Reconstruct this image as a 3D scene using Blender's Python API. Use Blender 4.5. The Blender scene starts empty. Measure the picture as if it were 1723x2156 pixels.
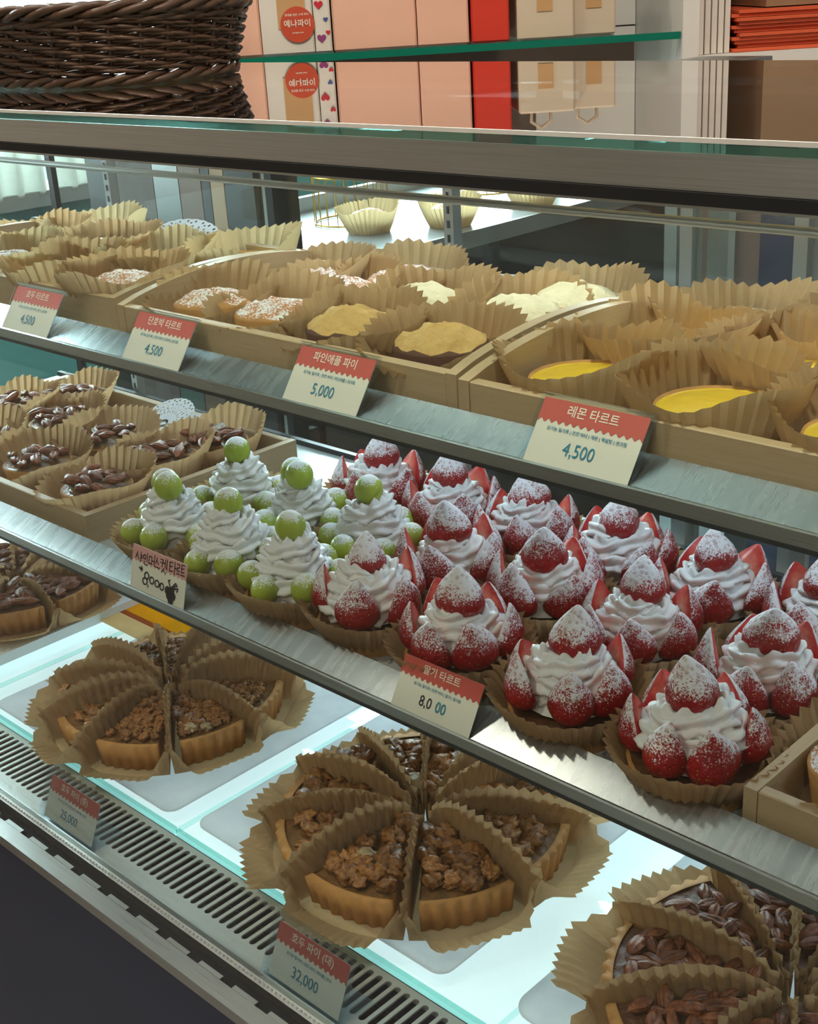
import bpy, bmesh, math, random
from mathutils import Vector, Matrix, Euler, noise
random.seed(7)
PI = math.pi
ZC = 1.45                      # eye height above the floor; heights below are written relative to it
SC = bpy.context.scene
COL = SC.collection

# ------------------------------------------------------------------ camera
F_PX, PITCH, YAW, ROLL = 2746.8, 0.3863, 0.7808, -0.0614
def setup_camera():
    h = Vector((-math.cos(YAW), math.sin(YAW), 0)); r = Vector((h.y, -h.x, 0)); z = Vector((0, 0, 1))
    fw = h*math.cos(PITCH) - z*math.sin(PITCH); up = h*math.sin(PITCH) + z*math.cos(PITCH)
    c, s = math.cos(ROLL), math.sin(ROLL)
    rt, up = r*c + up*s, up*c - r*s
    cd = bpy.data.cameras.new('camera'); co = bpy.data.objects.new('camera', cd); COL.objects.link(co)
    m = Matrix((rt, up, -fw)).transposed().to_4x4(); m.translation = (0, 0, ZC)
    co.matrix_world = m
    cd.sensor_fit = 'VERTICAL'; cd.sensor_height = 36.0; cd.lens = 36.0*F_PX/2156.0
    cd.clip_start = 0.02; cd.clip_end = 60
    SC.camera = co
setup_camera()

# ------------------------------------------------------------------ world, daylight, exposure
SC.view_settings.view_transform = 'Standard'
SC.view_settings.look = 'None'
SC.view_settings.gamma = 1.0
SC.view_settings.use_curve_mapping = False
SC.view_settings.exposure = 0.5
w = bpy.data.worlds.new('world'); SC.world = w; w.use_nodes = True
bg = w.node_tree.nodes['Background']; bg.inputs[0].default_value = (0.80, 0.92, 1.0, 1); bg.inputs[1].default_value = 1.0
def area_light(name, loc, target, sx, sy, power, col):
    d = bpy.data.lights.new(name, 'AREA'); d.shape = 'RECTANGLE'; d.size = sx; d.size_y = sy; d.energy = power; d.color = col
    o = bpy.data.objects.new(name, d); COL.objects.link(o); o.location = loc
    o.rotation_euler = (Vector(target) - Vector(loc)).to_track_quat('-Z', 'Y').to_euler()
    return o
# daylight outside the long shop window on the left
area_light('daylight', (-2.75, 2.3, ZC+0.35), (0, 1.9, ZC+0.2), 3.6, 1.3, 320, (0.80, 0.93, 1.0))

SC.cycles.max_bounces = 5; SC.cycles.diffuse_bounces = 2; SC.cycles.glossy_bounces = 3
SC.cycles.transmission_bounces = 4; SC.cycles.transparent_max_bounces = 14
SC.cycles.caustics_reflective = False; SC.cycles.caustics_refractive = False
SC.cycles.sample_clamp_indirect = 4.0
SC.cycles.adaptive_threshold = 0.06; SC.cycles.use_light_tree = False; SC.cycles.light_sampling_threshold = 0.03

# ------------------------------------------------------------------ materials
def s2l(r, g, b):
    f = lambda c: (c/255/12.92) if c/255 <= 0.04045 else ((c/255+0.055)/1.055)**2.4
    return (f(r), f(g), f(b), 1)
class NT:
    def __init__(s, name):
        s.m = bpy.data.materials.new(name); s.m.use_nodes = True; s.t = s.m.node_tree
        s.b = s.t.nodes['Principled BSDF']; s.out = s.t.nodes['Material Output']
    def n(s, typ, **kw):
        x = s.t.nodes.new(typ)
        for k, v in kw.items():
            if k in x.inputs.keys() if hasattr(x.inputs, 'keys') else False: x.inputs[k].default_value = v
            else: setattr(x, k, v)
        return x
    def l(s, a, b): s.t.links.new(a, b)
    def coord(s, scale=(1, 1, 1), kind='Object', rand=True):
        tc = s.n('ShaderNodeTexCoord'); mp = s.n('ShaderNodeMapping'); mp.inputs['Scale'].default_value = scale
        s.l(tc.outputs[kind], mp.inputs['Vector'])
        if rand:
            oi = s.n('ShaderNodeObjectInfo'); cb = s.n('ShaderNodeCombineXYZ'); ml = s.n('ShaderNodeMath', operation='MULTIPLY'); ml.inputs[1].default_value = 37.0
            s.l(oi.outputs['Random'], ml.inputs[0]); s.l(ml.outputs[0], cb.inputs[0]); s.l(ml.outputs[0], cb.inputs[1]); s.l(cb.outputs[0], mp.inputs['Location'])
        return mp.outputs[0]
    def noise(s, vec, scale, detail=3, rough=.55, dist=0):
        x = s.n('ShaderNodeTexNoise'); x.inputs['Scale'].default_value = scale; x.inputs['Detail'].default_value = detail
        x.inputs['Roughness'].default_value = rough; x.inputs['Distortion'].default_value = dist
        s.l(vec, x.inputs['Vector']); return x.outputs['Fac']
    def voro(s, vec, scale, feature='F1'):
        x = s.n('ShaderNodeTexVoronoi'); x.feature = feature; x.inputs['Scale'].default_value = scale; s.l(vec, x.inputs['Vector']); return x.outputs['Distance']
    def ramp(s, fac, stops):
        x = s.n('ShaderNodeValToRGB'); e = x.color_ramp.elements
        while len(e) < len(stops): e.new(.5)
        for i, (p, c) in enumerate(stops): e[i].position = p; e[i].color = c if len(c) == 4 else (*c, 1)
        s.l(fac, x.inputs[0]); return x.outputs[0]
    def math(s, op, a, b=None, c=None, clamp=False):
        x = s.n('ShaderNodeMath', operation=op); x.use_clamp = clamp
        for i, v in enumerate((a, b, c)):
            if v is None: continue
            if isinstance(v, (int, float)): x.inputs[i].default_value = v
            else: s.l(v, x.inputs[i])
        return x.outputs[0]
    def mix(s, fac, a, b):
        x = s.n('ShaderNodeMix'); x.data_type = 'RGBA'
        if isinstance(fac, (int, float)): x.inputs[0].default_value = fac
        else: s.l(fac, x.inputs[0])
        for i, v in ((6, a), (7, b)):
            if isinstance(v, tuple): x.inputs[i].default_value = v
            else: s.l(v, x.inputs[i])
        return x.outputs[2]
    def bump(s, h, strength=.3, dist=.001):
        x = s.n('ShaderNodeBump'); x.inputs['Strength'].default_value = strength; x.inputs['Distance'].default_value = dist
        s.l(h, x.inputs['Height']); s.l(x.outputs[0], s.b.inputs['Normal']); return x.outputs[0]
    def col(s, v):
        if isinstance(v, tuple): s.b.inputs['Base Color'].default_value = v
        else: s.l(v, s.b.inputs['Base Color'])
    def set(s, **kw):
        for k, v in kw.items():
            i = s.b.inputs[k.replace('_', ' ')]
            if isinstance(v, (int, float, tuple)): i.default_value = v
            else: s.l(v, i)
M = {}
def simple(name, rgb, rough=.5, metal=0.0, var=0.0, scale=60, bump=0.0, **kw):
    t = NT(name); c = s2l(*rgb)
    if var or bump:
        v = t.coord(); f = t.noise(v, scale, 4)
        if var: t.col(t.mix(f, tuple(x*(1-var) for x in c[:3])+(1,), tuple(min(1, x*(1+var)) for x in c[:3])+(1,)))
        else: t.col(c)
        if bump: t.bump(f, bump, .002)
    else: t.col(c)
    t.set(Roughness=rough, Metallic=metal)
    for k, v in kw.items(): t.set(**{k: v})
    M[name] = t.m; return t
def emissive(name, rgb, strength):
    t = NT(name); t.col(s2l(*rgb)); t.set(Roughness=.5); t.b.inputs['Emission Color'].default_value = s2l(*rgb); t.b.inputs['Emission Strength'].default_value = strength; M[name] = t.m
def make_paper(name, rgb, trans):
    t = NT(name); v = t.coord((1, 1, 1)); f = t.noise(v, 45, 4); f2 = t.noise(v, 400, 2)
    c = s2l(*rgb); cc = t.mix(f, tuple(x*.84 for x in c[:3])+(1,), tuple(min(1, x*1.12) for x in c[:3])+(1,)); cc = t.mix(t.math('MULTIPLY', f2, .25), cc, (c[0]*.7, c[1]*.66, c[2]*.6, 1))
    d = t.n('ShaderNodeBsdfDiffuse'); tr = t.n('ShaderNodeBsdfTranslucent'); mx = t.n('ShaderNodeMixShader'); mx.inputs[0].default_value = trans
    t.l(cc, d.inputs[0]); t.l(cc, tr.inputs[0]); t.l(d.outputs[0], mx.inputs[1]); t.l(tr.outputs[0], mx.inputs[2]); t.l(mx.outputs[0], t.out.inputs[0])
    t.t.nodes.remove(t.b); M[name] = t.m
make_paper('paper', (206, 172, 128), .42)
make_paper('paper_pale', (214, 190, 146), .42)
make_paper('doily_paper', (244, 244, 242), .25)
def make_glass(name, tint=(1, 1, 1), ior=1.45, rough=0.0, boost=1.0):
    t = NT(name); tr = t.n('ShaderNodeBsdfTransparent'); tr.inputs[0].default_value = (*tint, 1)
    g = t.n('ShaderNodeBsdfGlossy'); g.inputs['Roughness'].default_value = rough; g.inputs[0].default_value = (1, 1, 1, 1)
    lw = t.n('ShaderNodeLayerWeight'); f0 = ((ior-1)/(ior+1))**2      # Schlick reflectance, the same from both faces of the sheet
    fr = t.math('MULTIPLY_ADD', t.math('POWER', lw.outputs['Facing'], 5.0), 1-f0, f0); lw.inputs[0].default_value = .5
    mx = t.n('ShaderNodeMixShader'); t.l(t.math('MULTIPLY', fr, boost, clamp=True), mx.inputs[0]); t.l(tr.outputs[0], mx.inputs[1]); t.l(g.outputs[0], mx.inputs[2]); t.l(mx.outputs[0], t.out.inputs[0])
    t.t.nodes.remove(t.b); M[name] = t.m
make_glass('pane', (.96, .99, .98))
make_glass('top_pane', (.90, .97, .95), 1.55, 0.015, 1.35)
make_glass('acrylic', (.93, .97, 1.0), 1.5, .02, 1.6)
make_glass('green_glass', (.62, .90, .86), 1.5, .05, 1.5)
make_glass('seam_glass', (.84, .96, .95), 1.5, .05, 1.5)
def make_wood(name, a, b, sc=(3, 60, 60)):
    t = NT(name); v = t.coord(sc); f = t.noise(v, 6, 6, .6, .6); g = t.noise(v, 26, 3)
    c = t.mix(f, s2l(*a), s2l(*b)); c = t.mix(t.math('MULTIPLY', g, .3), c, s2l(*[int(x*.78) for x in a])); t.col(c); t.set(Roughness=.45); t.bump(f, .08, .001); M[name] = t.m
make_wood('bamboo_x', (186, 156, 116), (216, 190, 150), (3, 70, 70))
make_wood('bamboo_y', (186, 156, 116), (216, 190, 150), (70, 3, 70))
make_wood('slat_wood', (104, 70, 56), (150, 104, 86), (2, 40, 90))
def make_steel(name, rgb, rough, sc=(2, 260, 260), var=.25, bump=.03):
    t = NT(name); v = t.coord(sc, rand=False); f = t.noise(v, 5, 5, .65); c = s2l(*rgb)
    t.col(t.mix(f, tuple(x*(1-var) for x in c[:3])+(1,), tuple(min(1, x*(1+var)) for x in c[:3])+(1,))); t.set(Metallic=1.0, Roughness=t.math('MULTIPLY_ADD', f, .18, rough-.09)); (t.bump(f, bump, .0004) if bump else None); M[name] = t.m
make_steel('steel', (196, 198, 196), .30)
make_steel('steel_strip', (172, 174, 176), .27, (26, 2, 2), .14, 0.0)
make_steel('steel_v', (170, 172, 170), .35, (260, 260, 2))
make_steel('rail_metal', (226, 226, 222), .34)
simple('aluminium', (186, 190, 190), .35, .9)
simple('grille', (206, 210, 206), .35, .35)
simple('dark_metal', (62, 66, 68), .45, .6)
simple('gasket', (22, 22, 22), .7)
simple('black', (9, 9, 10), .8)
simple('front_panel', (56, 62, 86), .42, .0, .12, 8)
simple('shelf_sheet', (206, 214, 214), .32, .25)
make_paper('white_board', (246, 247, 252), .78)
simple('deck_white', (236, 244, 244), .25)
simple('crust', (196, 142, 78), .7, 0, .28, 55, .5)
simple('dark_crust', (96, 62, 44), .75, 0, .3, 70, .5)
simple('cream', (250, 249, 246), .42, Subsurface_Weight=.0, Specular_IOR_Level=.35)
simple('gold', (214, 170, 70), .28, 1.0)
simple('card_white', (226, 222, 206), .5)
simple('card_red', (196, 84, 72), .5)
simple('card_pink', (206, 150, 144), .55)
simple('print_cream', (240, 226, 206), .6)
simple('print_teal', (36, 128, 156), .6)
simple('print_ink', (20, 22, 40), .5)
simple('ink_black', (14, 15, 22), .5)
simple('wall_grey', (168, 160, 150), .8, 0, .06, 3)
simple('wall_dark', (88, 84, 82), .8, 0, .1, 3)
simple('floor_tile', (120, 112, 104), .5, 0, .12, 4)
simple('ceiling_white', (226, 222, 214), .9)
simple('teal', (92, 178, 182), .35, 0, .15, 5)
simple('counter_white', (150, 158, 164), .25)
simple('counter_side', (70, 72, 74), .3)
make_paper('curtain', (240, 243, 236), .75)
simple('pink_box', (246, 190, 164), .6, 0, .04, 8)
simple('pale_box', (236, 226, 214), .6, 0, .04, 8)
simple('cream_box', (220, 200, 174), .6, 0, .05, 8)
simple('red_box', (222, 58, 36), .5, 0, .06, 8)
simple('orange_paper', (226, 98, 58), .6, 0, .12, 20)
simple('kraft', (206, 160, 108), .65)
simple('kraft_dark', (158, 128, 96), .6)
simple('sticker_red', (206, 78, 48), .5)
simple('heart_red', (206, 40, 56), .5)
simple('heart_violet', (150, 60, 120), .5)
simple('heart_blue', (70, 80, 150), .5)
simple('shelf_white', (238, 234, 226), .55)
simple('unit_brown', (104, 84, 72), .5)
make_paper('yellow_sheet', (255, 190, 0), .6)
make_paper('peach_sheet', (250, 222, 176), .6)
make_paper('brown_print', (196, 110, 50), .6)
emissive('led', (222, 240, 255), 16.0)
emissive('deck_light', (222, 241, 248), .66)
emissive('warm_lamp', (255, 206, 140), 14.0)
def make_wicker():
    t = NT('wicker'); v = t.coord((1, 1, 1)); f = t.noise(v, 60, 4); t.col(t.mix(f, s2l(52, 34, 26), s2l(104, 74, 52))); t.set(Roughness=.42); t.bump(t.noise(v, 300, 2), .3, .0006); M['wicker'] = t.m
make_wicker()
def sugar_mask(t, vec, lo, amt, fine=900, big=120):
    ge = t.n('ShaderNodeNewGeometry'); sx = t.n('ShaderNodeSeparateXYZ'); t.l(ge.outputs['Normal'], sx.inputs[0])
    a = t.noise(vec, fine, 2, .7); b = t.noise(vec, big, 2)
    m = t.math('ADD', t.math('MULTIPLY', sx.outputs[2], amt), t.math('ADD', t.math('MULTIPLY', a, 1.7), t.math('MULTIPLY', b, .9)))
    return t.math('MULTIPLY', t.math('SUBTRACT', m, lo), 4.5, clamp=True)
def make_berry():
    t = NT('strawberry_skin'); v = t.coord(); d = t.voro(v, 270); f = t.noise(v, 60, 3)
    red = t.mix(f, s2l(126, 6, 20), s2l(188, 22, 28))
    seed = t.ramp(d, [(0.0, s2l(214, 150, 70)), (.16, s2l(190, 110, 50)), (.22, (0, 0, 0))]); fac = t.math('LESS_THAN', d, .2)
    red = t.mix(fac, red, seed)
    sm = sugar_mask(t, v, 1.66, 1.15, 800, 110)
    sm = t.math('MULTIPLY', sm, t.math('MULTIPLY_ADD', d, 1.5, .30), clamp=True)
    t.col(t.mix(sm, red, s2l(248, 244, 246))); t.set(Roughness=t.math('MULTIPLY_ADD', sm, .6, .28), Specular_IOR_Level=.5)
    t.bump(t.ramp(d, [(0, (1, 1, 1, 1)), (.12, (.9, .9, .9, 1)), (.2, (.1, .1, .1, 1)), (.6, (.75, .75, .75, 1)), (1, (.8, .8, .8, 1))]), .55, .0012); M['berry'] = t.m
    t = NT('strawberry_flesh'); tc = t.n('ShaderNodeTexCoord'); mp = t.n('ShaderNodeMapping'); mp.inputs['Scale'].default_value = (44, 0, 24); mp.inputs['Location'].default_value = (0, 0, -.46); t.l(tc.outputs['Object'], mp.inputs[0])
    ln = t.n('ShaderNodeVectorMath', operation='LENGTH'); t.l(mp.outputs[0], ln.inputs[0]); v = t.coord()
    q = t.math('ADD', ln.outputs['Value'], t.math('MULTIPLY', t.noise(v, 160, 3), .5))
    t.col(t.ramp(q, [(.22, s2l(248, 206, 186)), (.48, s2l(238, 128, 106)), (.78, s2l(206, 40, 40))])); t.set(Roughness=.3); M['flesh'] = t.m
make_berry()
def make_grape():
    t = NT('grape_skin'); v = t.coord(); f = t.noise(v, 40, 3)
    c = t.mix(f, s2l(150, 172, 40), s2l(196, 208, 84)); sm = sugar_mask(t, v, 1.88, 1.0, 700, 130)
    t.col(t.mix(sm, c, s2l(246, 248, 244))); t.set(Roughness=t.math('MULTIPLY_ADD', sm, .6, .22), Subsurface_Weight=.25, Subsurface_Radius=(.006, .008, .002), Subsurface_Scale=1.0); M['grape'] = t.m
make_grape()
def make_nut(name, a, b, rough):
    t = NT(name); v = t.coord(); f = t.ramp(t.noise(v, 2.6, 5, .65), [(.32, (0, 0, 0, 1)), (.66, (1, 1, 1, 1))]); oi = t.n('ShaderNodeObjectInfo'); c = t.mix(f, s2l(*a), s2l(*b)); c = t.mix(t.math('MULTIPLY', oi.outputs['Random'], .45), c, s2l(*[int(x*.55) for x in a])); t.col(c); t.set(Roughness=rough); t.bump(f, .35, .0012); M[name] = t.m
make_nut('walnut', (118, 66, 26), (216, 150, 78), .28)
make_nut('pale_nut', (206, 170, 118), (240, 220, 180), .4)
make_nut('pecan', (92, 42, 20), (176, 104, 56), .38)
def make_filling(name, a, b, rough=.3):
    t = NT(name); v = t.coord(); f = t.noise(v, 130, 5); t.col(t.mix(f, s2l(*a), s2l(*b))); t.set(Roughness=rough); t.bump(f, .9, .003); M[name] = t.m
make_filling('caramel', (64, 38, 20), (168, 122, 66))
make_filling('chocolate', (62, 36, 22), (138, 92, 58), .5)
make_filling('crumb', (196, 148, 78), (230, 194, 124), .85)
make_filling('pale_crumb', (214, 198, 152), (240, 226, 188), .85)
def make_lemon():
    t = NT('lemon_curd'); v = t.coord(); f = t.noise(v, 30, 2); t.col(t.mix(f, s2l(238, 190, 40), s2l(252, 216, 76))); t.set(Roughness=.18); t.bump(f, .2, .002); M['lemon'] = t.m
make_lemon()
def make_sugared():
    t = NT('sugared_bake'); v = t.coord(); f = t.noise(v, 70, 4); c = t.mix(f, s2l(176, 104, 56), s2l(214, 150, 92)); sm = sugar_mask(t, v, 1.75, .6, 500, 90)
    t.col(t.mix(sm, c, s2l(246, 244, 244))); t.set(Roughness=.7); t.bump(f, .6, .003); M['sugared'] = t.m
make_sugared()

# ------------------------------------------------------------------ mesh helpers
def new_mesh(name, verts, faces, mats, fmat=None, smooth=True):
    me = bpy.data.meshes.new(name); me.from_pydata([tuple(v) for v in verts], [], faces)
    for m in mats: me.materials.append(M[m])
    me.polygons.foreach_set('use_smooth', [smooth]*len(me.polygons))
    if fmat: me.polygons.foreach_set('material_index', fmat)
    me.update(); return me
def obj(name, me, parent=None, loc=(0, 0, 0), rot=(0, 0, 0), scale=(1, 1, 1)):
    o = bpy.data.objects.new(name, me); COL.objects.link(o); o.location = loc; o.rotation_euler = rot; o.scale = scale if not isinstance(scale, (int, float)) else (scale,)*3
    if parent is not None: o.parent = parent
    return o
def tag(o, label, cat, group=None, kind=None):
    o['label'] = label; o['category'] = cat
    if group: o['group'] = group
    if kind: o['kind'] = kind
    return o
def thing(name, label, cat, loc=(0, 0, 0), rz=0, group=None):
    return tag(obj(name, None, None, loc, (0, 0, rz)), label, cat, group)
def structure(o, label=None):
    o['kind'] = 'structure'
    if label: o['label'] = label
    return o
class MB:
    def __init__(s): s.v = []; s.f = []; s.fm = []
    def add(s, v, f, m=0):
        n = len(s.v); s.v += [tuple(x) for x in v]; s.f += [tuple(i+n for i in q) for q in f]; s.fm += [m]*len(f); return s
    def box(s, x0, x1, y0, y1, z0, z1, m=0):
        v = [(x, y, z) for z in (z0, z1) for y in (y0, y1) for x in (x0, x1)]
        return s.add(v, [(0, 2, 3, 1), (4, 5, 7, 6), (0, 1, 5, 4), (2, 6, 7, 3), (0, 4, 6, 2), (1, 3, 7, 5)], m)
    def prism(s, pts, axis, a, b, m=0):
        """polygon pts (2D) extruded along axis 'x','y','z' between a and b"""
        n = len(pts)
        mk = {'x': lambda p, t: (t, p[0], p[1]), 'y': lambda p, t: (p[0], t, p[1]), 'z': lambda p, t: (p[0], p[1], t)}[axis]
        v = [mk(p, a) for p in pts] + [mk(p, b) for p in pts]
        return s.add(v, [tuple(range(n))[::-1], tuple(range(n, 2*n))] + [(i, (i+1) % n, (i+1) % n + n, i+n) for i in range(n)], m)
    def tube(s, pts, r, k=6, closed=False, m=0):
        pts = [Vector(p) for p in pts]; n = len(pts); V = []
        for i, p in enumerate(pts):
            a = pts[(i-1) % n] if (closed or i > 0) else p; b = pts[(i+1) % n] if (closed or i < n-1) else p
            t = (b-a).normalized(); u = t.cross(Vector((0, 0, 1)))
            if u.length < 1e-4: u = Vector((1, 0, 0))
            u.normalize(); w = u.cross(t)
            rr = r[i] if isinstance(r, (list, tuple)) else r
            V += [p + (u*math.cos(2*PI*j/k) + w*math.sin(2*PI*j/k))*rr for j in range(k)]
        F = []
        for i in range(n if closed else n-1):
            for j in range(k): a, b = i*k, ((i+1) % n)*k; F.append((a+j, a+(j+1) % k, b+(j+1) % k, b+j))
        if not closed: F += [tuple(range(k))[::-1], tuple(range((n-1)*k, n*k))]
        return s.add(V, F, m)
    def mesh(s, name, mats, smooth=False):
        me = new_mesh(name, s.v, s.f, [mats] if isinstance(mats, str) else mats, s.fm, smooth)
        bm = bmesh.new(); bm.from_mesh(me); bmesh.ops.recalc_face_normals(bm, faces=bm.faces); bm.to_mesh(me); bm.free(); return me
    def obj(s, name, mats, parent=None, smooth=False, loc=(0, 0, 0)):
        return obj(name, s.mesh(name, mats, smooth), parent, loc)
def wbox(name, x0, x1, y0, y1, z0, z1, mat, parent=None):
    """box in world coordinates, z relative to the eye height"""
    return MB().box(x0, x1, y0, y1, z0+ZC, z1+ZC).obj(name, mat, parent)
def bevel_box(x0, x1, y0, y1, z0, z1, bv, mats):
    me = MB().box(x0, x1, y0, y1, z0, z1).mesh('m', mats); bm = bmesh.new(); bm.from_mesh(me)
    bmesh.ops.bevel(bm, geom=list(bm.edges), offset=bv, segments=1, affect='EDGES'); bm.to_mesh(me); bm.free(); return me
def grid_faces(rows, cols, closed):
    F = []
    for i in range(rows-1):
        for j in range(cols if closed else cols-1): F.append((i*cols+j, i*cols+(j+1) % cols, (i+1)*cols+(j+1) % cols, (i+1)*cols+j))
    return F
def lathe(prof, n):
    V = []; 
    for r, z in prof: V += [(r*math.cos(2*PI*j/n), r*math.sin(2*PI*j/n), z) for j in range(n)]
    return V, grid_faces(len(prof), n, True)
_txt = None
def text_mesh(body, size, mat, bold=0.0, align='CENTER', sx=1.0):
    c = bpy.data.curves.new('lettering', 'FONT'); c.body = body; c.size = size; c.align_x = align; c.align_y = 'CENTER'; c.offset = bold*size; c.resolution_u = 3
    o = bpy.data.objects.new('lettering', c); COL.objects.link(o)
    dg = bpy.context.evaluated_depsgraph_get(); dg.update(); me = bpy.data.meshes.new_from_object(o.evaluated_get(dg))
    bpy.data.objects.remove(o); bpy.data.curves.remove(c)
    me.materials.clear(); me.materials.append(M[mat])
    if sx != 1.0:
        for v in me.vertices: v.co.x *= sx
    me.update(); return me

# ------------------------------------------------------------------ the room
def build_room():
    structure(wbox('floor', -3.4, 3.0, -2.6, 4.6, -1.50, -1.45, 'floor_tile'))
    structure(wbox('ceiling', -3.4, 3.0, -2.6, 4.6, 1.25, 1.30, 'ceiling_white'))
    structure(wbox('wall_back', -3.4, 3.0, 4.5, 4.6, -1.45, 1.25, 'wall_dark'))
    structure(wbox('wall_right', 2.9, 3.0, -2.6, 4.5, -1.45, 1.25, 'wall_grey'))
    structure(wbox('wall_front', -3.4, 2.9, -2.6, -2.5, -1.45, 1.25, 'wall_grey'))
    # the window wall on the left: sill wall, head, piers
    m = MB(); m.box(-2.5, -2.4, .45, 4.5, -1.45+ZC, -.36+ZC)
    structure(m.obj('wall_left', 'teal'))
    m = MB(); m.box(-2.5, -2.4, -2.5, 4.5, 1.0+ZC, 1.25+ZC); structure(m.obj('trim_1', 'wall_grey'))
    m = MB(); m.box(-2.5, -2.4, -2.5, .4495, -1.45+ZC, 1.0+ZC); structure(m.obj('trim_2', 'wall_grey'))
    wd = structure(obj('window_1', None, None, (-2.45, 1.0, ZC)))
    g = MB().box(-.003, .003, -.55, 3.5, -.36, 1.0).obj('pane', 'pane', wd)
    MB().box(-.06, .08, -.55, 3.5, -.375, -.345).obj('window_sill', 'aluminium', wd)
    for y in (-.52, .95, 2.1, 3.4): MB().box(-.03, .03, y-.025, y+.025, -.36, 1.0).obj('window_post', 'aluminium', wd)
build_room()

# ------------------------------------------------------------------ the display case
DECK = -.67; S1 = -.272; S2 = -.487; TOP = -.070
XL, XR = -1.62, .35
def build_case():
    c = thing('display_case', 'refrigerated glass display case with steel shelves of tarts and pies', 'display case', (-.6, .66, 0))
    def part(o):
        o.parent = c; o.matrix_parent_inverse = Matrix.Translation((.6, -.66, 0)); return o
    b = lambda name, x0, x1, y0, y1, z0, z1, mat: part(wbox(name, x0, x1, y0, y1, z0, z1, mat))
    b('base_cabinet', XL, XR, .425, .96, -1.44, DECK-.06, 'front_panel')
    b('front_panel', XL, XR, .412, .424, -1.44, DECK-.012, 'front_panel')
    # outer steel edge with dark notches
    b('front_edge', XL, XR, .408, .422, DECK-.010, DECK, 'steel')
    b('drain_channel', XL, XR, .4225, .4365, DECK-.016, DECK-.008, 'black')
    x = -1.20
    while x < -.35:
        b('channel_tab', x, x+.026, .4225, .4265, DECK-.0075, DECK-.0005, 'steel'); x += .040
    b('glass_track', XL, XR, .4365, .4470, DECK-.012, DECK+.001, 'rail_metal')
    x = -1.19; m = MB()
    while x < -.40:
        m.box(x, x+.0016, .4385, .4397, DECK+ZC+.001, DECK+ZC+.0024); x += .0046
    part(m.obj('track_beading', 'aluminium'))['kind'] = 'stuff'
    b('front_ledge', XL, XR, .4475, .4655, DECK-.012, DECK-.006, 'grille')
    b('rear_ledge', XL, XR, .5065, .5115, DECK-.012, DECK-.006, 'grille')
    b('vent_floor', XL, XR, .4475, .5115, DECK-.06, DECK-.045, 'black')
    b('added_vent_screen', XL, XR, .5117, .5124, DECK-.045, DECK-.006, 'front_panel')  # added screen, hides the light panel's glowing side from the slots
    g = part(obj('vent_grille', None, None, (-.8, .486, DECK+ZC-.006)))
    # one slat: a bar between two round-ended slots
    pitch, sw, ya, yb = .0093, .0058, -.0205, .0205
    hw = (pitch-sw)/2; R = sw/2; pts = []
    L = [(-hw, yb-R)] + [(-hw-R+R*math.cos(a), yb-R+R*math.sin(a)) for a in [PI/8*k for k in range(1, 5)]]
    right_top = [(-x_, y_) for x_, y_ in L]
    top = L + right_top[::-1]
    pts = top + [(x_, -y_) for x_, y_ in top[::-1]]
    sl = MB().prism(pts[::-1], 'z', -.0015, 0).mesh('slat', 'grille')
    for i in range(82): obj('slat', sl, g, (-.36+i*pitch, 0, 0))
    # deck
    b('light_panel', XL+.02, XR-.02, .5125, .93, DECK-.030, DECK-.014, 'deck_light')
    for xa, xb in ((-1.55, -1.192), (-1.19, -.8315), (-.8285, -.470), (-.468, -.11), (-.108, .25)):
        o = MB().box(xa, xb, .5165, .925, DECK-.006+ZC, DECK+ZC).obj('deck_glass', 'pane'); part(o)
        e = MB().box(xa, xb, .5125, .5163, DECK-.006+ZC, DECK+ZC).obj('glass_edge', 'green_glass', o)
    for x in (-1.191, -.830, -.469, -.109): b('deck_seam', x-.0012, x+.0012, .5165, .925, DECK-.005, DECK-.0005, 'seam_glass')
    # sloping front pane, top pane and its rails
    y0, y1, z0, z1 = .442, .512, DECK+.001, TOP-.024
    part(MB().prism([(y0, z0+ZC), (y0+.004, z0+ZC), (y1+.004, z1+ZC), (y1, z1+ZC)], 'x', XL, XR).obj('front_glass', 'pane'))
    b('top_glass', XL, XR, .505, .92, TOP-.006, TOP, 'top_pane')
    b('top_glass_edge', XL, XR, .5015, .5049, TOP-.006, TOP, 'green_glass')
    b('top_edge_trim', XL, XR, .4995, .5013, TOP-.0015, TOP+.0006, 'shelf_white')
    b('front_rail', XL, XR, .503, .530, TOP-.0225, TOP-.0065, 'rail_metal')
    b('gasket', XL, XR, .501, .532, TOP-.0285, TOP-.0228, 'gasket')
    b('lower_rail', XL, XR, .512, .533, TOP-.032, TOP-.0288, 'rail_metal')
    part(MB().tube([(XL, .520, -.1095+ZC), (XR, .520, -.1095+ZC)], .0022, 8).obj('glass_top_bar', 'rail_metal', smooth=True))
    b('rear_rail', XL, XR, .90, .92, TOP-.030, TOP-.0065, 'aluminium')
    # lamp strip under the top
    b('lamp_strip', XL+.05, XR-.05, .790, .798, TOP-.031, TOP-.027, 'led')
    b('lamp_housing', XL+.05, XR-.05, .785, .803, TOP-.0268, TOP-.0068, 'front_panel')
    b('added_baffle', XL+.05, XR-.05, .7815, .7845, TOP-.040, TOP-.0068, 'front_panel')  # added baffle, keeps the bare lamp strip from showing through the top glass
    # end panels
    b('end_panel', XL-.006, XL, .44, .96, DECK-.01, TOP-.007, 'pane')
    b('end_panel', XR, XR+.006, .44, .96, DECK-.01, TOP-.007, 'pane')
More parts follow.
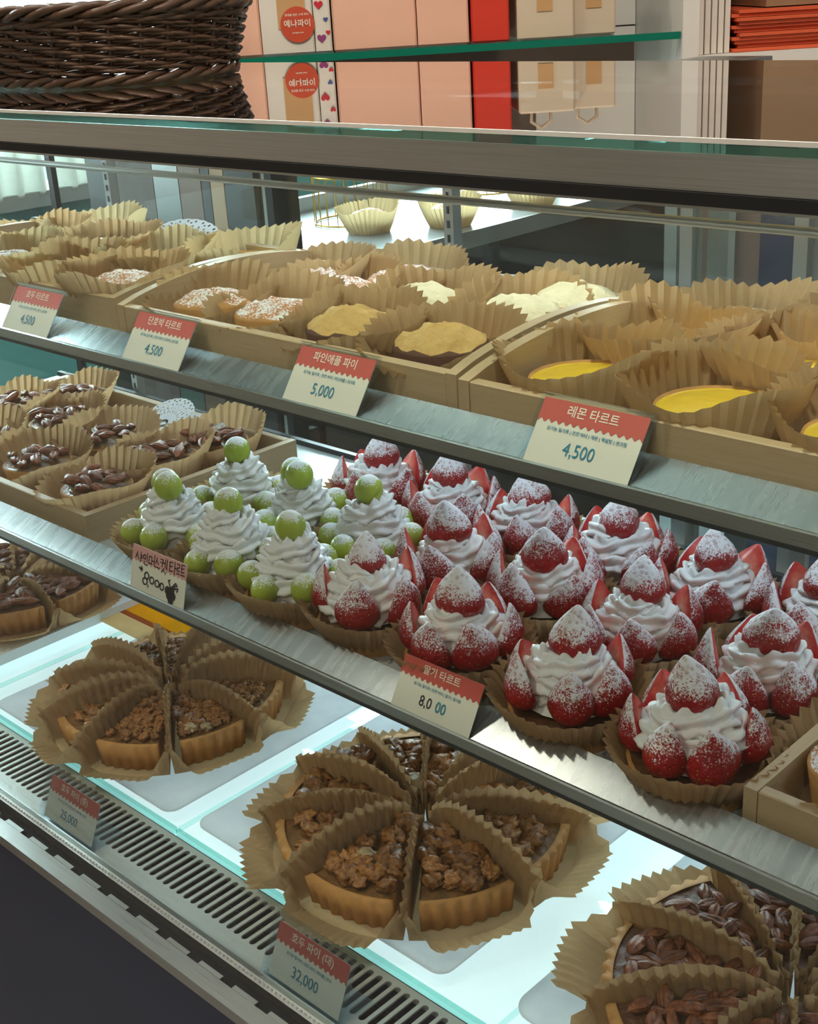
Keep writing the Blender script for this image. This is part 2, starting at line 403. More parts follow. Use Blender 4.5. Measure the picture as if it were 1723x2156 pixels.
    # slotted uprights at the back and rear sliding doors
    for x in (-1.43, -.853, -.27):
        u = b('upright', x-.009, x+.003, .925, .937, DECK, TOP-.0305, 'aluminium'); mm = MB()
        for k in range(40): z = DECK+.03+k*.0135; mm.box(x-.0045, x-.0015, .9244, .9249, z+ZC, z+.007+ZC)
        s = mm.obj('slot_row', 'dark_metal', u)
    for i, (xa, xb, yy) in enumerate(((-1.60, -1.145, .950), (-1.16, -.60, .958), (-.605, -.50, .950), (-.49, .33, .958))):
        d = part(obj('sliding_door', None, None, (0, 0, 0)))
        MB().box(xa+.004, xb-.004, yy-.001, yy+.001, DECK+ZC, TOP-.03+ZC).obj('door_pane', 'pane', d)
        for xx in (xa, xb): MB().box(xx-.006, xx+.006, yy-.004, yy+.004, DECK+ZC, TOP-.03+ZC).obj('door_stile', 'dark_metal' if i < 1 else 'aluminium', d)
        d.matrix_parent_inverse = Matrix.Translation((.6, -.66, 0))
    return c
CASE = build_case()
def build_shelf(zs, label, led):
    s = thing('display_shelf', label, 'shelf', (-.6, .75, ZC+zs))
    X0, X1 = XL+.01+.6, XR-.01+.6
    b = lambda name, y0, y1, z0, z1, mat: MB().box(X0, X1, y0-.75, y1-.75, z0, z1).obj(name, mat, s)
    b('shelf_plate', .586, .915, -.004, 0, 'shelf_sheet')
    b('rear_edge', .9152, .922, -.012, .006, 'dark_metal')
    # sloping price strip and the dark lip under it
    MB().prism([(.562-.75, .004), (.5855-.75, .017), (.5870-.75, .0155), (.5635-.75, .0025)], 'x', X0, X1).obj('price_strip', 'steel_strip', s)
    MB().prism([(.5600-.75, -.006), (.5600-.75, .0046), (.5615-.75, .0052), (.5850-.75, .000), (.5850-.75, -.006)], 'x', X0, X1).obj('front_lip', 'steel', s)
    MB().box(X0, X1, .5596-.75, .5599-.75, -.0062, -.0035).obj('lip_shadow_line', 'dark_metal', s)
    for x in (-1.43, -.853, -.27): MB().prism([(.62-.75, -.0045), (.9148-.75, -.0045), (.9148-.75, -.03), (.88-.75, -.03)], 'x', x+.6-.002, x+.6+.001).obj('bracket', 'aluminium', s)
    if led:
        for i, yy in enumerate(led):
            MB().box(X0+.05, X1-.05, yy-.75-.006, yy-.75+.006, -.010, -.0045).obj('lamp_housing', 'aluminium', s)
            MB().box(X0+.05, X1-.05, yy-.75-.004, yy-.75+.004, -.013, -.0102).obj('lamp_strip', 'led', s)
    return s
build_shelf(S1, 'upper steel shelf holding three wooden trays of tarts', (.77,))
build_shelf(S2, 'middle steel shelf holding strawberry and grape tarts', (.84,))

# ------------------------------------------------------------------ paper liners and cakes
def liner_mesh(r0, r1, h, n, seed, wob=0.0, tilt=0.0, mat='paper', rows=6, pleat=.0022):
    rnd = random.Random(seed); ph = [rnd.uniform(0, 6.28) for _ in range(6)]; am = [rnd.uniform(.4, 1) for _ in range(6)]
    V = []; k = n*4
    for i in range(rows):
        t = i/(rows-1)
        for j in range(k):
            a = 2*PI*j/k
            w = sum(am[q]*math.sin((q+2)*a+ph[q]) for q in range(4))/3.0
            zig = (0, .8, 0, -.8)[j % 4] if True else 0
            hh = h*(1+wob*.55*w) + tilt*math.sin(a)            # higher towards the back
            rr = r0+(r1-r0)*(t**.9) + wob*.010*t*t*(am[4]*math.sin(3*a+ph[4])+am[5]*math.sin(2*a+ph[5]))
            zz = hh*t
            edge = (.0014*zig if t == 1 else 0)
            rr += pleat*zig*(.12+.88*t)
            V.append((rr*math.cos(a), rr*math.sin(a), zz+edge))
    F = grid_faces(rows, k, True)
    n0 = len(V); V.append((0, 0, .0004)); F += [(n0, (j+1) % k, j) for j in range(k)]
    return new_mesh('liner', V, F, [mat], None, False)
LIN = [liner_mesh(.034, .0560, .0350, 40, s, .12, .001, pleat=.0034) for s in (1, 2, 3)]
TALL = [liner_mesh(.036, .0580, .039, 38, 10+s, .36, .010, pleat=.0030) for s in range(6)]
TALL2 = [liner_mesh(.036, .0575, .047, 38, 30+s, .34, .003, pleat=.0030) for s in range(5)]
TALLP = [liner_mesh(.036, .0565, .046, 38, 20+s, .35, .005, 'paper_pale', pleat=.0030) for s in range(3)]

def disc_mesh(r, z0, z1, mats, n=28, bumpy=0.0, seed=0, dome=0.0, rim=.0, fl=0):
    """filled tart body: side wall z0..z1, domed top"""
    V = []; rows = []
    prof = [(r*.88, z0), (r, z1-.001), (r*.97, z1+rim)] + [(r*(.94-.94*k/6), None) for k in range(0, 7)]
    nz = lambda x, y: bumpy*noise.noise(Vector((x*90+seed*5.1, y*90, seed)))+bumpy*.6*noise.noise(Vector((x*220, y*220+seed, 3)))
    F = []; fm = []
    for i, (rr, z) in enumerate(prof):
        for j in range(n):
            a = 2*PI*j/n; q = rr*(1+(fl*math.cos(j*PI) if i < 3 else 0)); x, y = q*math.cos(a), q*math.sin(a)
            zz = z if z is not None else z1+dome*(1-(rr/r)**2)+nz(x, y)
            V.append((x, y, zz))
    F = grid_faces(len(prof), n, True); fm = [0 if i < 3*n else (1 if len(mats) > 1 else 0) for i in range(len(F))]
    return new_mesh('body', V, F, mats, fm)

# strawberries
BP = [(0, 0), (.03, .20), (.08, .33), (.16, .43), (.28, .49), (.42, .48), (.56, .42), (.70, .32), (.82, .215), (.92, .12), (.98, .05), (1, 0)]
def berry_mesh(L, W, half, seed):
    rnd = random.Random(seed); ex = rnd.uniform(.9, 1.1); V = []; n = 20 if not half else 13
    for t, r in BP:
        for j in range(n):
            a = (2*PI*j/n) if not half else (-PI/2+PI*j/(n-1))
            rr = r*W*(1+.05*math.sin(2*a+seed)+.03*math.sin(3*a+2*seed+t*4))
            V.append((rr*math.sin(a)*ex if half else rr*math.cos(a)*ex, -rr*math.cos(a)*(.92) if half else rr*math.sin(a), t*L))
    F = grid_faces(len(BP), n, not half); fm = [0]*len(F)
    if half:
        c = len(V)
        V += [(0, .0008, t*L) for t, r in BP]
        for i in range(len(BP)-1):
            F += [(i*n, (i+1)*n, c+i+1, c+i), (i*n+n-1, c+i, c+i+1, (i+1)*n+n-1)]; fm += [1, 1]
    me = new_mesh('strawberry', V, F, ['berry', 'flesh'], fm)
    bm = bmesh.new(); bm.from_mesh(me); bmesh.ops.remove_doubles(bm, verts=bm.verts, dist=1e-6); bmesh.ops.recalc_face_normals(bm, faces=bm.faces); bm.to_mesh(me); bm.free()
    return me
BERRY = [berry_mesh(.037, .034, False, s) for s in (1, 2, 3)]
HALF = [berry_mesh(.043, .037, True, s) for s in (4, 5, 6, 7)]
GRAPE = []
for q in range(2):
    V, F = lathe([(.0128*math.sin(PI*i/14), -.0136*math.cos(PI*i/14)) for i in range(15)], 22); GRAPE.append(new_mesh('grape', V, F, ['grape']))

def cream_mesh(turns, R0, R1, z0, H, t0, t1, seed):
    rnd = random.Random(seed); V = []; lob = 8; k = lob*5; n = int(turns*46); p1, p2 = rnd.uniform(0, 6), rnd.uniform(0, 6)
    for i in range(n+1):
        s = i/n; a = 2*PI*turns*s+p1; e = s**.92
        R = R0+(R1-R0)*e + .0012*math.sin(3*a+p2); z = z0+H*e + .0010*math.sin(5*a+p1); tr = t0+(t1-t0)*e
        if s > .90: tr *= max(.06, (1-(s-.90)/.10)**.6)
        if s < .05: tr *= .3+.7*s/.05
        for j in range(k):
            ph = 2*PI*j/k
            star = abs(math.cos(lob/2*(ph+.9*math.sin(a*2.5+p2)*.25)))
            rr = tr*(.66+.48*star)*(1+.17*math.sin(a*9.0+2*math.sin(ph*2)+p1)+.05*math.sin(a*23+ph*3))
            rad = R+rr*math.cos(ph); zz = z+rr*math.sin(ph)
            V.append((rad*math.cos(a), rad*math.sin(a), zz))
    F = grid_faces(n+1, k, True)
    b = MB(); b.add(V, F)
    cv, cf = lathe([(R0+t0*.5, z0-t0*.5), (R0+t0*.2, z0), ((R0+R1)/2, z0+H*.5), (R1*.8, z0+H*.95), (.0001, z0+H+.002)], 20); b.add(cv, cf)
    me = new_mesh('cream', b.v, b.f, ['cream']); return me
CREAM_S = [cream_mesh(2.4, .0250, .011, .031, .027, .0130, .0095, s) for s in range(3)]
CREAM_G = [cream_mesh(3.0, .0240, .009, .027, .040, .0125, .0090, 10+s) for s in range(3)]
SHELL = disc_mesh(.0435, .001, .021, ['crust', 'chocolate'], 30, .002, 1)

def strawberry_tart(x, y, label, rz, i):
    rnd = random.Random(i*13+5)
    t = thing('strawberry_tart', label, 'tart', (x, y, ZC+S2), rz, 'strawberry cream tarts')
    obj('paper_liner', LIN[i % 3], t, rot=(0, 0, rnd.uniform(0, 6)))
    obj('tart_shell', SHELL, t)
    obj('whipped_cream', CREAM_S[i % 3], t, rot=(0, 0, rnd.uniform(0, 6)), scale=rnd.uniform(.98, 1.06))
    n = 6 if i % 4 else 5
    for k in range(n):
        a = 2*PI*(k+.5*(i % 2)+rnd.uniform(-.12, .12))/n; sc = rnd.uniform(.92, 1.06); R = .0292
        lean = rnd.uniform(.12, .30)
        o = obj('strawberry_half', HALF[(k+i) % 4], t, (R*math.cos(a), R*math.sin(a), .024), scale=sc)
        o.rotation_euler = (Euler((0, 0, a+PI/2)).to_matrix() @ Euler((lean, rnd.uniform(-.22, .22), 0)).to_matrix()).to_euler()
    o = obj('strawberry', BERRY[i % 3], t, (rnd.uniform(-.003, .003), rnd.uniform(-.003, .003), .0525), scale=rnd.uniform(.98, 1.1))
    o.rotation_euler = (rnd.uniform(-.22, .22), rnd.uniform(-.22, .22), rnd.uniform(0, 6))
    return t
def grape_tart(x, y, label, rz, i):
    rnd = random.Random(i*17+3)
    t = thing('grape_tart', label, 'tart', (x, y, ZC+S2), rz, 'green grape cream tarts')
    obj('paper_liner', LIN[(i+1) % 3], t, rot=(0, 0, rnd.uniform(0, 6)))
    obj('tart_shell', SHELL, t)
    obj('whipped_cream', CREAM_G[i % 3], t, rot=(0, 0, rnd.uniform(0, 6)), scale=rnd.uniform(.98, 1.05))
    n = 6
    for k in range(n):
        a = 2*PI*(k+.3*i)/n+rnd.uniform(-.12, .12); R = rnd.uniform(.0355, .038)
        obj('grape', GRAPE[0], t, (R*math.cos(a), R*math.sin(a), .0335+rnd.uniform(-.002, .004)), (rnd.uniform(-.5, .5), rnd.uniform(-.5, .5), rnd.uniform(0, 6)), rnd.uniform(.92, 1.06))
    tops = [(0, 0, .0785)] if i not in (0, 4) else [(-.010, .004, .0735), (.009, -.006, .0775)]
    for p in tops: obj('grape', GRAPE[0], t, (p[0], p[1], p[2]), (rnd.uniform(-.3, .3), rnd.uniform(-.3, .3), rnd.uniform(0, 6)), 1.0)
    return t
ORD = ['first', 'second', 'third', 'fourth', 'fifth', 'sixth']
for i, (x, y) in enumerate([(-.945, .630), (-.857, .630), (-.772, .627), (-.958, .722), (-.868, .720), (-.778, .723)]):
    row = 'front' if i < 3 else 'second'
    grape_tart(x, y, f'green grape tart with whipped cream, {ORD[i % 3]} of the {row} row from the pecan tray', 0, i)
SB = [(-.690, .634), (-.590, .631), (-.483, .624), (-.381, .620), (-.683, .726), (-.590, .730), (-.493, .720), (-.384, .714), (-.857, .811), (-.765, .813), (-.675, .814), (-.580, .815), (-.483, .806), (-.392, .815)]
for i, (x, y) in enumerate(SB):
    row, k = ('front', i) if i < 4 else (('second', i-4) if i < 8 else ('back', i-8))
    strawberry_tart(x, y, f'sugared strawberry cream tart, {ORD[k]} of the {row} row counted from the grape tarts', 0, i)

# wooden trays
def tray(name, label, x0, x1, y0, y1, z, h, arch=0.0, th=.009, side_arch=(1, 1)):
    cx, cy = (x0+x1)/2, (y0+y1)/2; t = thing(name, label, 'tray', (cx, cy, ZC+z)); W, D = (x1-x0)/2, (y1-y0)/2
    MB().box(-W+.002, W-.002, -D+.002, D-.002, .0005, .005).obj('tray_base', 'bamboo_x', t)
    for yy in (-D, D-th): obj('end_board' if yy > 0 else 'front_board', bevel_box(-W+th+.0002, W-th-.0002, yy, yy+th, 0, h, .0008, 'bamboo_x'), t)
    for q, xx in enumerate((-W, W-th)):
        A = arch*side_arch[q]; n = 14
        pts = [(-D, 0), (D, 0)] + [(D-2*D*k/n, h+A*math.sin(PI*k/n)**.8 if 0 < k < n else h) for k in range(n+1)]
        MB().prism(pts, 'x', xx, xx+th).obj('side_board', 'bamboo_y', t)
    return t
tray('wooden_tray', 'arched wooden tray of powdered tarts at the left end of the upper shelf', -1.345, -.952, .606, .835, S1, .036, .012)
tray('wooden_tray', 'arched wooden tray of crumb pies in the middle of the upper shelf', -.930, -.549, .594, .835, S1, .036, .017)
tray('wooden_tray', 'arched wooden tray of lemon tarts on the upper shelf', -.542, -.150, .588, .845, S1, .036, .017)
tray('wooden_tray', 'straight wooden tray of pecan tarts on the middle shelf', -1.500, -1.042, .597, .866, S2, .031, 0)
tray('wooden_tray', 'wooden tray at the right edge of the middle shelf beside the strawberry tarts', -.330, -.02, .592, .84, S2, .034, 0)

def walnut_mesh(seed):
    bm = bmesh.new(); bmesh.ops.create_icosphere(bm, subdivisions=3, radius=1)
    rnd = random.Random(seed); o = Vector((rnd.uniform(0, 50), rnd.uniform(0, 50), 0))
    for v in bm.verts:
        p = v.co; w1 = p*1.0+Vector((noise.noise(p*2+o), noise.noise(p*2+o*1.3), noise.noise(p*2-o)))*.45
        d = .34*(1-2*abs(noise.noise(w1*1.7+o))*2.4)+.12*(1-4*abs(noise.noise(w1*3.3-o)))+.18*noise.noise(p*1.2+o)
        g = -.42*math.exp(-(p.y/.11)**2)*(1 if p.z > -.3 else .2)
        v.co = Vector((p.x*1.15, p.y*.95, p.z*.66))*(.92+d*.72+g)
    me = bpy.data.meshes.new('walnut'); bm.to_mesh(me); bm.free(); me.materials.append(M['walnut'])
    me.polygons.foreach_set('use_smooth', [True]*len(me.polygons)); return me
def pecan_mesh(seed):
    V = []; n = 28; R = 10
    for i in range(R+1):
        t = i/R; r = math.sin(PI*t)**.75 if 0 < t < 1 else 0
        for j in range(n):
            a = 2*PI*j/n; g = 1+.11*math.cos(8*a+seed+2*math.sin(5*t))+(-.40 if j in (7,) else (-.15 if j in (6, 8) else 0))+(.06*math.sin(9*t+seed))
            V.append((-1+2*t, r*.46*g*math.cos(a), r*.34*g*math.sin(a)))
    F = grid_faces(R+1, n, True); return new_mesh('pecan', V, F, ['pecan'])
WAL = [walnut_mesh(s) for s in range(5)]
WALP = walnut_mesh(9); WALP.materials.clear(); WALP.materials.append(M['pale_nut'])
PEC = [pecan_mesh(s) for s in range(4)]

# tarts in the trays
PTOP = disc_mesh(.037, .001, .026, ['crust', 'caramel'], 30, .002, 3, .003)
def pecan_tart(x, y, z, label, i):
    rnd = random.Random(i*7+1); t = thing('pecan_tart', label, 'tart', (x, y, ZC+z+.0052), 0, 'pecan tarts in the wooden tray')
    obj('paper_liner', TALL[i % 6], t, rot=(0, 0, rnd.uniform(-.5, .5)))
    obj('tart_shell', PTOP, t)
    for k in range(13):
        a = k*2.4; R = .0075*math.sqrt(k)*1.12
        obj('pecan', PEC[k % 4], t, (R*math.cos(a), R*math.sin(a), 0.0330+rnd.uniform(-.001, .005)-R*.08), (rnd.uniform(-.5, .5), rnd.uniform(-.35, .35), rnd.uniform(0, 6.28)), rnd.uniform(.0105, .0135))
PTL = ['pecan tart nearest the front right corner of the pecan tray', 'pecan tart with a tall nut, right column behind the front corner one', 'front row pecan tart left of the corner one', 'pecan tart in the middle of the tray in front of the doilies',
       'pecan tart left of the one in front of the doilies', 'pecan tart near the left edge of the tray in the second row', 'pecan tart in the back left of the tray with its liner tipped high', 'pecan tart in the back right corner of the tray beside the grape tarts', 'front row pecan tart cut off by the left edge of the picture']
for i, (x, y) in enumerate([(-1.105, .652), (-1.122, .744), (-1.225, .656), (-1.225, .745), (-1.330, .750), (-1.432, .748), (-1.405, .812), (-1.115, .812), (-1.345, .658)]):
    pecan_tart(x, y, S2, PTL[i], i)
CRUMB = [disc_mesh(.0345, .001, .030, ['dark_crust', 'crumb'], 32, .0042, s, .013) for s in (1, 2)]
PCRUMB = [disc_mesh(.0350, .001, .030, ['crust', 'pale_crumb'], 32, .0042, s, .013) for s in (3, 4)]
SUG = [disc_mesh(.0335, .001, .029, ['crust', 'sugared'], 32, .0036, s, .009) for s in (5, 6)]
LEM = disc_mesh(.0385, .001, .024, ['crust', 'lemon'], 36, .0006, 2, .003, .002)
def cup_tart(name, x, y, z, label, body, liner, i, group, tall=0.0):
    rnd = random.Random(i*31+2); t = thing(name, label, 'tart', (x, y, ZC+z), 0, group)
    obj('paper_liner', liner, t, rot=(0, 0, rnd.uniform(-.6, .6))); obj('tart_filling', body, t, (0, 0, .0006), (0, 0, rnd.uniform(0, 6)))
    return t
zt = S1+.0052
mid = [('s', -.872, .650, 'sugared tart in the front left corner of the middle tray'), ('s', -.795, .652, 'sugared tart second from the left in the front row of the middle tray'),
       ('c', -.706, .650, 'golden crumb pie in the front row of the middle tray, left of the two'), ('c', -.612, .648, 'golden crumb pie in the front right corner of the middle tray'),
       ('s', -.815, .735, 'sugared orange tart in the second row of the middle tray'), ('p', -.712, .735, 'pale crumb pie in the centre of the middle tray'), ('p', -.622, .742, 'pale crumb pie at the right side of the middle tray'),
       ('s', -.790, .795, 'sugared tart with streaked top at the back of the middle tray'), ('p', -.612, .800, 'pale crumb pie in the back right corner of the middle tray'), ('s', -.878, .770, 'sugared tart at the back left of the middle tray')]
for i, (k, x, y, lab) in enumerate(mid):
    bd = {'s': SUG, 'c': CRUMB, 'p': PCRUMB}[k][i % 2]
    cup_tart({'s': 'sugared_tart', 'c': 'crumb_pie', 'p': 'crumb_pie'}[k], x, y, zt, lab, bd, TALL[i % 6], i, 'tarts in the middle upper tray')
lem = [(-.487, .650, 'lemon tart in the front left corner of the lemon tray'), (-.388, .645, 'lemon tart second from the left in the front row of the lemon tray'), (-.292, .645, 'lemon tart at the right edge of the picture, front row'),
       (-.487, .735, 'lemon tart behind the front left one'), (-.392, .733, 'lemon tart in the second row with the palest curd'), (-.470, .800, 'lemon tart in the back left corner of the lemon tray'), (-.380, .808, 'lemon tart in the back row at the right edge of the picture'), (-.295, .735, 'lemon tart in the second row cut off by the right edge')]
for i, (x, y, lab) in enumerate(lem): cup_tart('lemon_tart', x, y, zt, lab, LEM, TALL2[(i+2) % 5], 40+i, 'lemon tarts')
lef = [(-1.010, .655, 'tart at the front right corner of the left upper tray'), (-1.105, .655, 'tart second from the right in the front row of the left upper tray'), (-1.205, .655, 'tart third from the right in the front row of the left upper tray'),
       (-1.065, .735, 'tart in the second row of the left upper tray in front of the doily'), (-1.170, .742, 'tart in the second row of the left upper tray beside the doily'), (-1.290, .735, 'tart near the left edge of the picture on the upper shelf'), (-1.005, .795, 'yellow tart in the back right corner of the left upper tray'), (-1.270, .800, 'tart in the back left corner of the left upper tray')]
for i, (x, y, lab) in enumerate(lef): cup_tart('cup_tart', x, y, zt, lab, (LEM if i in (1, 3, 6) else SUG[i % 2]), (TALL2+TALLP)[(i*2+1) % 8], 60+i, 'tarts in the left upper tray')
cup_tart('cup_tart', -.285, .655, S2+.0052, 'tart in the tray at the right edge of the middle shelf', SUG[0], TALL[2], 90, None)

# paper doilies
def doily_mesh(R, seed):
    n, rows = 120, 16; V = []; F = []
    for i in range(rows+1):
        for j in range(n):
            a = 2*PI*j/n; r = R*(.16+.84*i/rows)
            if i >= rows-1: r += (.020*R)*abs(math.sin(a*15))
            V.append((r*math.cos(a), r*math.sin(a), .0004+.0003*math.sin(a*3+seed)))
    for i in range(rows):
        for j in range(n):
            hole = (i in (5, 8, 11) and (j+i) % 4 == 0) or (i in (6, 9) and (j+i) % 6 in (2,)) or (i == 14 and j % 4 in (1,)) or (i == 13 and j % 8 == 3)
            if not hole: F.append((i*n+j, i*n+(j+1) % n, (i+1)*n+(j+1) % n, (i+1)*n+j))
    V.append((0, 0, .0004)); F += [(len(V)-1, j, (j+1) % n) for j in range(n)]
    return new_mesh('doily', V, F, ['doily_paper'])
DO = doily_mesh(.075, 1)
for x, y, z, lab in [(-.645, .660, S2+.0006, 'lace paper doily under the front left strawberry tarts'), (-.440, .655, S2+.0006, 'lace paper doily under the front right strawberry tarts'), (-.560, .755, S2+.0006, 'lace paper doily under the second row of strawberry tarts'),
                     (-.90, .66, S2+.0006, 'lace paper doily under the front grape tarts'), (-.70, .80, S2+.0006, 'lace paper doily under the back row of strawberry tarts')]:
    tag(obj('paper_doily', DO, None, (x, y, ZC+z)), lab, 'doily', 'paper doilies')
for k, (x, y, z, lab, rx, sc) in enumerate([(-1.235, .828, S2+.012, 'white lace doily standing against the back of the pecan tray', .5, .55), (-1.165, .815, S2+.010, 'white lace doily curled in the pecan tray beside the back right tart', .45, .55), (-1.130, .805, S1+.016, 'white lace doily at the back of the left upper tray', .5, .62), (-.690, .812, S1+.012, 'small white doily at the back of the middle upper tray', .45, .45)]):
    tag(obj('paper_doily', DO, None, (x, y, ZC+z+.012), (rx, 0, .3*k), sc), lab, 'doily', 'paper doilies')

# ------------------------------------------------------------------ the big pies on the deck
def slice_body(R, a0, a1, h):
    """wedge of pie in polar coordinates, fluted outer crust wall, filling on top"""
    b = MB(); n = max(16, int((a1-a0)/math.radians(1.1))); r_in = .006; mid = (a0+a1)/2
    arc = [a0+(a1-a0)*i/n for i in range(n+1)]
    fl = lambda i: .0019*math.cos((a0+(a1-a0)*i/n)*60)
    P = lambda r, a, z: (r*math.cos(a), r*math.sin(a), z)
    out_b = [P(R*.965+fl(i)*.7, a, 0) for i, a in enumerate(arc)]; out_t = [P(R+fl(i), a, h) for i, a in enumerate(arc)]; in_t = [P(R-.006, a, h-.0005) for i, a in enumerate(arc)]
    V = out_b+out_t+in_t; m = n+1
    F = [(i, i+1, m+i+1, m+i) for i in range(n)] + [(m+i, m+i+1, 2*m+i+1, 2*m+i) for i in range(n)]
    c0 = len(V); V.append(P(r_in, mid, 0)); V.append(P(r_in, mid, h-.003))
    F += [(c0, 0, m, 2*m, c0+1), (c0, c0+1, 2*m+n, m+n, n)] + [(c0, i+1, i) for i in range(n)]
    b.add(V, F, 0)
    # filling surface
    rows = 9; V = []; 
    for k in range(rows+1):
        r = r_in+(R-.0055-r_in)*k/rows
        for i, a in enumerate(arc):
            x, y, _ = P(r, a, 0); V.append((x, y, h-.0025+.0022*noise.noise(Vector((x*120, y*120, a0*9)))))
    b.add(V, grid_faces(rows+1, n+1, False), 1)
    return b
def paper_wrap(R, a0, a1, seed, wallh, skirt, gap=.0015):
    """folded pleated paper: up along one cut, round the outside, back along the other cut"""
    rnd = random.Random(seed); path = []; nr = 26; mid = (a0+a1)/2
    k1, k2 = rnd.uniform(.85, 1.12), rnd.uniform(.85, 1.12)
    Rw = R+.004
    for i in range(nr+1):
        s = i/nr; r = .010+(Rw-.010)*s; path.append((r, a0, k1*wallh*(.45+.55*math.sin(PI*(.10+.80*s**.85))) , 0, s))
    na = max(12, int((a1-a0)/math.radians(1.6)))
    for i in range(1, na):
        s = i/na; e = min(1, 5*min(s, 1-s)); path.append((Rw, a0+(a1-a0)*s, wallh*.62*(1-e)+skirt*.45*e, skirt*e, 1))
    for i in range(nr, -1, -1):
        s = i/nr; r = .010+(Rw-.010)*s; path.append((r, a1, k2*wallh*(.45+.55*math.sin(PI*(.10+.80*s**.85))), 0, s))
    V = []; rows = 5; N = len(path); p1 = rnd.uniform(0, 6)
    for q in range(rows):
        t = q/(rows-1)
        for i, (r, a, h, fl, s) in enumerate(path):
            zig = 1 if i % 2 else -1
            side = 1 if i <= nr else (-1 if i >= N-nr-1 else 0)
            u = Vector((math.cos(a), math.sin(a), 0)); tn = Vector((-math.sin(a), math.cos(a), 0))
            p = u*r
            if side: p += tn*side*(gap+.0018*zig*t-.004*t*t*math.sin(s*PI)*(1 if side > 0 else 1)) + u*(.012*t*t*s)
            else: p += u*(fl*t**1.2 + .0022*zig*t) + u*.003*t*math.sin(6*a+p1)
            V.append((p.x, p.y, .0005+h*t + (.0009*zig if q == rows-1 else 0)))
    F = grid_faces(rows, N, False)
    c = len(V); V.append((.006*math.cos(mid), .006*math.sin(mid), .0005)); F += [(c, i, i+1) for i in range(N-1)]
    return new_mesh('paper', V, F, ['paper'], None, False)
def pie(kind, cx, cy, R, bounds, base_z, names, h=.027, wallh=.052, skirt=.030, nutsize=(.0085, .0125), dens=1.0, seed=0, nuts='walnut', only=None):
    n = len(bounds)
    for k in range(n):
        if only is not None and k not in only: continue
        a0 = math.radians(bounds[k]); a1 = math.radians(bounds[(k+1) % n]+(360 if k == n-1 else 0)); mid = (a0+a1)/2
        rnd = random.Random(seed*100+k); push = .0015
        t = thing('pie_slice', names[k], 'pie slice', (cx+push*math.cos(mid), cy+push*math.sin(mid), ZC+base_z), 0, f'slices of the {kind}')
        ins = .030/R*.35
        body = slice_body(R-.006, a0+ins*.8, a1-ins*.8, h).mesh('slice', ['crust', 'caramel' if nuts == 'walnut' else 'chocolate'], True)
        o = obj('pie_wedge', body, t, (.004*math.cos(mid), .004*math.sin(mid), .0012))
        obj('paper_wrap', paper_wrap(R, a0, a1, seed*50+k, wallh, skirt), t)
        pts = []; target = int((a1-a0)*R*R*.5/(nutsize[1]**2*3.1)*dens); tries = 0
        while len(pts) < target and tries < 600:
            tries += 1; r = R*math.sqrt(rnd.uniform(.03, .70)); a = rnd.uniform(a0+.12, a1-.12); x, y = r*math.cos(a), r*math.sin(a)
            if r*min(a-a0, a1-a) < nutsize[0]*.9: continue
            if all((x-p[0])**2+(y-p[1])**2 > (nutsize[0]*(1.55 if nuts == 'walnut' else 1.12))**2 for p in pts): pts.append((x, y))
        for q, (x, y) in enumerate(pts):
            s = rnd.uniform(*nutsize)
            if nuts == 'walnut': obj('walnut', WALP if rnd.random() < .05 else WAL[rnd.randrange(5)], t, (x, y, h+s*.34), (rnd.uniform(-.4, .4), rnd.uniform(-.4, .4), rnd.uniform(0, 6.28)), s)
            else: obj('pecan', PEC[rnd.randrange(4)], t, (x, y, h+s*.22+rnd.uniform(0, .003)), (rnd.uniform(-.5, .5), rnd.uniform(-.3, .3), rnd.uniform(0, 6.28)), s)
def board(name, label, x0, x1, y0, y1, z, th, mat, r=.02, cat='cake board', grp=None):
    pts = []
    for cx, cy, a in ((x1-r, y1-r, 0), (x0+r, y1-r, PI/2), (x0+r, y0+r, PI), (x1-r, y0+r, 1.5*PI)): pts += [(cx+r*math.cos(a+k*PI/10), cy+r*math.sin(a+k*PI/10)) for k in range(6)]
    mx, my = (x0+x1)/2, (y0+y1)/2
    o = MB().prism([(p[0]-mx, p[1]-my) for p in pts], 'z', 0, th).obj(name, mat, None, False, (mx, my, ZC+z)); return tag(o, label, cat, grp)
board('cake_board', 'pale board under the small walnut pie', -1.155, -.850, .522, .80, DECK+.0004, .002, 'white_board', .012, grp='boards under the pies')
board('cake_board', 'pale board under the large walnut pie in the centre', -.822, -.528, .528, .83, DECK+.0004, .002, 'white_board', .012, grp='boards under the pies')
board('cake_board', 'pale board under the pecan pie at the lower right', -.472, -.17, .536, .85, DECK+.0004, .002, 'white_board', .016, grp='boards under the pies')
board('serving_plate', 'white raised plate under the pecan pie at the left edge', -1.50, -1.226, .50, .80, DECK+.0004, .012, 'deck_white', .03, 'plate')
bl = lambda kind, n, frm: [f'{kind}, {ORD[k] if k < 6 else ("seventh", "eighth", "ninth", "tenth")[k-6]} anticlockwise from {frm}' for k in range(n)]
B2 = [-100, -53, -6, 35, 68, 100, 130, 159, 188, 221]
pie('large walnut pie', -.651, .640, .122, B2, DECK+.0026, bl('wedge of the central large walnut pie', 10, 'the front left one'), wallh=.054, skirt=.028, nutsize=(.0080, .0118), dens=1.05, seed=1)
B1 = [-80, -37, 8, 50, 84, 118, 150, 183, 211, 246]
pie('small walnut pie', -.992, .632, .113, B1, DECK+.0026, bl('wedge of the small walnut pie', 10, 'the front one'), wallh=.055, skirt=.028, nutsize=(.0048, .0075), dens=1.35, seed=2)
B3 = [-60, -20, 20, 60, 92, 116, 144, 182, 222, 262]
